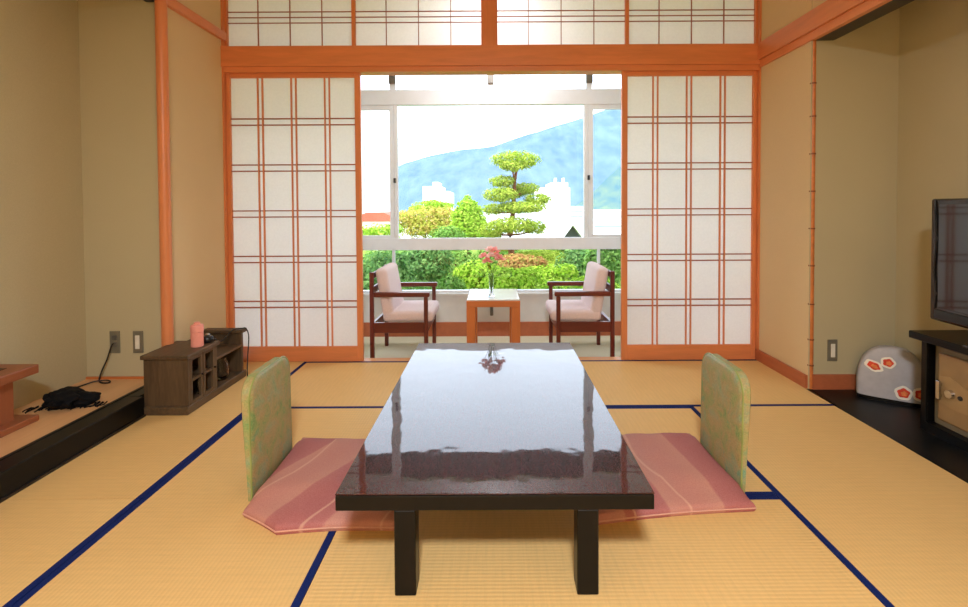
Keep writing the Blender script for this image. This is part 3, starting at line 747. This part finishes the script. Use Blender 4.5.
# conical tree
b = at(468, 240, 15); es = []
for k in range(9): q = k/8; es.append(((b.x+.05*math.sin(k*2.3), 15, .3+q*1.22), (.62*math.sqrt(max(0, 1-q*q*.97))+.03, .6*math.sqrt(max(0, 1-q*q*.97))+.03, .15)))
tree('conical_tree', (b.x, 15, G), es, 7500, .06, 'leaf_bright', 'bright green cone-shaped tree left of the pine', 'tree', [[(b.x, 15, G), (b.x, 15, 0), (b.x, 15, 1.2)]], .07, 'garden trees and shrubs', 11)
bush(425, 222, 19, 32, 17, 'leaf_yellow', 'yellow-green bushy tree in front of the stepped white hotel', 21, 5100, .07, 'bushy_tree', 'tree', 7)
bush(432, 207, 24, 22, 8, 'leaf_bright', 'flat-topped light green tree behind the yellow-green bushy tree', 22, 2550, .07, 'bushy_tree', 'tree')
bush(377, 236, 16, 24, 13, 'leaf_bright', 'light green tree below the red roofed house on the far left', 23, 3060, .07, 'bushy_tree', 'tree')
bush(447, 240, 13.2, 20, 15, 'leaf_mid', 'mid green tree at the foot of the cone-shaped tree', 24, 2720, .06, 'bushy_tree', 'tree')
bush(480, 236, 17.5, 22, 11, 'leaf_mid', 'mid green tree between the cone-shaped tree and the pine', 25, 2720, .06, 'bushy_tree', 'tree')
bush(385, 274, 9, 30, 26, 'leaf_dark', 'dark green leafy shrub behind the left armchair', 26, 4420, .055)
bush(425, 266, 10.2, 27, 24, 'leaf_dark', 'dark green leafy shrub under the yellow-green tree', 27, 4080, .055)
bush(455, 268, 11.4, 24, 22, 'leaf_mid', 'mid green shrub left of the pink flowers', 28, 3400, .055)
bush(450, 287, 8.6, 15, 12, 'leaf_mid', 'small round green shrub above the left armchair arm', 29, 2720, .04)
bush(478, 282, 9.4, 24, 22, 'leaf_bright', 'bright yellow-green shrub directly behind the vase', 30, 3400, .045)
bush(514, 284, 8.2, 30, 16, 'leaf_bright', 'bright yellow-green hedge shrub right of the vase', 31, 3740, .045)
bush(522, 264, 10.5, 26, 9, 'leaf_red', 'reddish azalea shrub at the foot of the pine', 32, 2550, .05)
bush(550, 282, 9.4, 26, 18, 'leaf_bright', 'bright green hedge shrub left of the right armchair', 33, 3400, .045)
bush(576, 268, 10.3, 22, 20, 'leaf_dark', 'dark green shrub behind the right armchair', 34, 3400, .055)
bush(606, 264, 8.9, 22, 24, 'leaf_mid', 'mid green shrub at the right screen edge behind the armchair back', 35, 3230, .055)
bush(566, 250, 13.5, 26, 10, 'leaf_mid', 'low green shrub below the white gabled house', 36, 2380, .055)
bush(340, 272, 10.5, 30, 26, 'leaf_mid', 'mid green shrub at the left screen edge behind the armchair', 37, 3060, .055)
bush(640, 270, 10.8, 26, 26, 'leaf_mid', 'mid green shrub hidden partly behind the right screen', 38, 2550, .055)
bush(510, 258, 14.2, 36, 14, 'leaf_mid', 'mid green shrub around the pine trunk base', 39, 3740, .055)
bush(400, 292, 7.6, 30, 12, 'leaf_mid', 'low green hedge shrub just outside the left window pane', 40, 3230, .045)
bush(592, 292, 7.6, 30, 14, 'leaf_bright', 'low bright hedge shrub just outside the right window pane', 41, 3230, .045)

bush(402, 256, 13.6, 34, 16, 'leaf_mid', 'broad mid green shrub under the red roofed house at the far left', 42, 3400, .06)
bush(600, 252, 15, 28, 12, 'leaf_yellow', 'pale yellow-green shrub under the long pale building at the far right', 43, 2400, .06)
struct('ground', 'garden_ground', (-500, 500, 5.1, 38, G-.3, G))
struct('ground_town', 'concrete', (-700, 700, 38, 700, G-.3, G))
# mountains
def ridge(name, Y, prof, mat_, depth, amp, seed):
    m = MB(); xs = [-Y*1.4+Y*2.8*k/150 for k in range(151)]; rows = []
    def hh(x):
        u = 494+470*x/Y
        for (u0, v0), (u1, v1) in zip(prof, prof[1:]):
            if u0 <= u <= u1: v = v0+(v1-v0)*(u-u0)/(u1-u0); break
        else: v = prof[0][1] if u < prof[0][0] else prof[-1][1]
        return 1.233+(208-v)/470*Y
    for j in range(25):
        t = j/24; row = []
        for x in xs:
            q = 1-abs(1-t*1.15)
            n = noise.fractal(Vector((x/Y*9+seed, t*2.2, seed)), 1, 2, 5)
            z = G-.1+(hh(x)-G)*min(1, t*1.0)**.9+amp*n*(.25+.75*(1-abs(2*t-1)) if t < 1 else .25)
            row.append(m.bm.verts.new((x*(1-depth/Y*(1-t)*.0), Y-depth*(1-t), max(G-.2, z) if t else G-.2)))
        rows.append(row)
    back = [m.bm.verts.new((x, Y+depth, G-.2)) for x in xs]; rows.append(back)
    for a, b in zip(rows, rows[1:]):
        for k in range(len(xs)-1): m.bm.faces.new((a[k], a[k+1], b[k+1], b[k]))
    return tag(m.build(name, mat_, smooth=True), kind='structure')
ridge('mountain', 420, [(0, 190), (380, 178), (400, 165), (425, 157), (455, 151), (490, 147), (515, 139), (545, 130), (575, 121), (600, 113), (625, 105), (760, 80), (968, 100)], 'hazy_mountain', 160, 6, 2)
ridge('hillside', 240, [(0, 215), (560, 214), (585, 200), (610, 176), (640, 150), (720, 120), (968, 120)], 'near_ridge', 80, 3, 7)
# town
def building(name, u0, u1, v0, v1, Y, depth, wall, label, wins, roof=None, roofmat='roof_grey', group='buildings beyond the garden'):
    a, b = at(u0, v0, Y), at(u1, v1, Y); z1 = a.z; z0 = G
    r = empty(name, ((a.x+b.x)/2, Y+depth/2, G), label, 'building', group)
    MB().box(a.x, b.x, Y, Y+depth, z0, z1).build('walls', wall, r)
    s = Y/470
    for (wu, wv, ww, wh) in wins:
        c = at(wu, wv, Y); MB().box(c.x, c.x+ww*s, Y-.05*s, Y+.02, c.z-wh*s, c.z).build('window', 'window_dark', r)
    if roof == 'flat': MB().box(a.x-.8*s, b.x+.8*s, Y-.8*s, Y+depth, z1, z1+1.5*s).build('roof', roofmat, r)
    elif roof: 
        mx = (a.x+b.x)/2; o = 2.5*s
        MB().prism([(a.x-o, z1), (b.x+o, z1), (mx+(b.x-a.x)*.18, z1+roof*s), (mx-(b.x-a.x)*.18, z1+roof*s)], lambda p, d: Vector((p[0], d, p[1])), Y-o, Y+depth+o).build('roof', roofmat, r)
    return r, a, b, s
building('apartment_tower', 320, 373, 131, 215, 70, 14, 'building_white', 'tall white apartment tower behind the left window pane', [(364, 145+k*16, 2, 5) for k in range(4)], 'flat', 'building_cream')
building('house', 350, 400, 221, 235, 40, 8, 'building_cream', 'cream house with red roof below the white tower', [(376, 226, 3, 4)], 9, 'roof_red')
r, a, b, s = building('hotel', 423, 449, 191, 210, 160, 20, 'building_white', 'stepped white hotel in front of the haze-blue mountain, left of the pine', [(424, 193+3*k, 15, .8) for k in range(5)])
MB().box(a.x, a.x+18*s, 160, 175, a.z, a.z+5*s).build('upper_floor', 'building_white', r); MB().box(a.x+9*s, a.x+15*s, 162, 172, a.z+5*s, a.z+9.5*s).build('roof_tower', 'building_white', r)
building('house', 425, 452, 214, 222, 60, 8, 'building_cream', 'low cream house with pale red roof below the stepped hotel', [], 5, 'roof_red')
r, a, b, s = building('hotel', 540, 570, 188, 216, 150, 20, 'building_white', 'white hotel with roof spires right of the pine', [(551, 196+4*k, 3, 1.4) for k in range(3)]+[(562, 193+5*k, 3, 1.4) for k in range(3)])
MB().box(a.x+11*s, a.x+28*s, 150, 165, a.z, a.z+5*s).build('upper_floor', 'building_white', r)
for q in (16, 24): MB().box(a.x+q*s, a.x+(q+1.6)*s, 152, 155, a.z+5*s, a.z+10*s).build('spire', 'building_white', r)
building('office_block', 568, 592, 208, 222, 110, 14, 'building_cream', 'low cream block right of the spired hotel', [(570, 211, 14, 1.5), (570, 216, 14, 1.5)], 'flat', 'building_grey')
building('long_hall', 528, 566, 223, 236, 48, 8, 'building_white', 'long white hall with pale flat roof behind the pine', [(530+4*k, 224.5, 1.6, 1.6) for k in range(8)], 'flat', 'building_grey')
building('office_block', 592, 640, 224, 238, 52, 10, 'building_white', 'long pale building seen through the right window pane', [(594, 226, 40, 2), (594, 232, 40, 1.6)], 'flat', 'building_grey')
building('office_block', 594, 622, 212, 222, 95, 12, 'building_grey', 'small grey building above the long pale building', [(597, 215, 20, 1.2)], 'flat', 'building_white')
# gabled house
Y = 30; a = at(553, 239, Y); b = at(588, 239, Y); s = Y/470
r = empty('gabled_house', ((a.x+b.x)/2, Y+4, G), 'white gabled house with dark gable right of the pine', 'building', 'buildings beyond the garden')
MB().prism([(a.x+3*s, G), (b.x-3*s, G), (b.x-3*s, a.z), ((a.x+b.x)/2+1*s, a.z+17*s), (a.x+3*s, a.z)], lambda p, d: Vector((p[0], d, p[1])), Y, Y+8).build('walls', 'roof_dark', r)
mx = (a.x+b.x)/2+1*s; ap = a.z+19*s; m = MB()
m.prism([(a.x-5*s, a.z-4*s), (mx, ap+1*s), (b.x+1*s, a.z-4*s), (b.x-3*s, a.z-4*s), (mx, ap-5*s), (a.x+5*s, a.z-4*s)], lambda p, d: Vector((p[0], d, p[1])), Y-.6, Y+8.3)
m.build('roof', 'building_white', r)

# ------------------------------------------------------------------ light
r = empty('ceiling_lamp', (0, -.7, 2.74), 'round white ceiling lamp above and behind the camera', 'lamp')
MB().cyl((0, -.7, 2.87), (0, -.7, 3.2), .012).build('rod', 'rocker_white', r, True)
MB().lathe([(.05, .15), (.30, .13), (.33, .06), (.32, .02), (.001, .02)], (0, -.7, 2.74), 40).build('housing', 'rocker_white', r, True)
MB().lathe([(.001, .0), (.2, .0), (.28, .018), (.001, .019)], (0, -.7, 2.74), 40).build('diffuser', 'lamp_glow', r, True)
r = empty('veranda_fill_lamp', (0, 4.3, 3.07), 'added unseen fill lamp over the veranda table', 'lamp')  # unseen lamp, added to brighten the veranda
MB().lathe([(.001, .11), (.22, .11), (.23, .03), (.001, .03)], (0, 4.3, 3.07), 40).build('housing', 'rocker_white', r, True)
MB().lathe([(.001, 0), (.17, 0), (.2, .029), (.001, .029)], (0, 4.3, 3.07), 40).build('diffuser', 'lamp_glow', r, True)
def area(name, loc, size, power, rot=(0, 0, 0), color=(1, 1, 1)):
    l = bpy.data.lights.new(name, 'AREA'); l.shape = 'DISK'; l.size = size; l.energy = power; l.color = color
    o = bpy.data.objects.new(name, l); o.location = loc; o.rotation_euler = rot; COL.objects.link(o); return o
area('ceiling_lamp_light', (0, -.7, 2.72), .42, 150, color=(.88, .95, 1))
area('veranda_fill_light', (0, 4.3, 3.06), .4, 24, color=(.95, .97, 1))  # light of the added veranda lamp
sun = bpy.data.lights.new('sun', 'SUN'); sun.energy = 4.5; sun.angle = .01; sun.color = (1, .96, .88)
so = bpy.data.objects.new('sun', sun); COL.objects.link(so); so.rotation_euler = Vector((.55, .25, -.8)).to_track_quat('-Z', 'Y').to_euler()
wd = bpy.data.worlds.new('world'); scn.world = wd; wd.use_nodes = True
bg = wd.node_tree.nodes['Background']; bg.inputs[0].default_value = (.80, .90, 1.06, 1); bg.inputs[1].default_value = 4.3

# ------------------------------------------------------------------ camera
cam = bpy.data.cameras.new('camera'); cam.sensor_width = 36; cam.sensor_fit = 'HORIZONTAL'; cam.lens = 470/968*36
cam.shift_x = -(494.05-484)/968; cam.shift_y = -(303.5-218.34)/968; cam.clip_start = .02; cam.clip_end = 2000
co = bpy.data.objects.new('camera', cam); COL.objects.link(co)
p_, r_ = .022, .005
fw = Vector((0, math.cos(p_), -math.sin(p_))); ri = Vector((1, 0, 0)); up = ri.cross(fw)
R_, U_ = ri*math.cos(r_)-up*math.sin(r_), ri*math.sin(r_)+up*math.cos(r_)
M = Matrix((R_, U_, -fw)).transposed().to_4x4(); M.translation = (0, 0, 1.233); co.matrix_world = M
scn.camera = co
scn.view_settings.view_transform = 'Standard'; scn.view_settings.look = 'None'; scn.view_settings.exposure = 0; scn.view_settings.gamma = 1
scn.view_settings.use_curve_mapping = False
scn.cycles.max_bounces = 10; scn.cycles.transparent_max_bounces = 16; scn.cycles.diffuse_bounces = 6
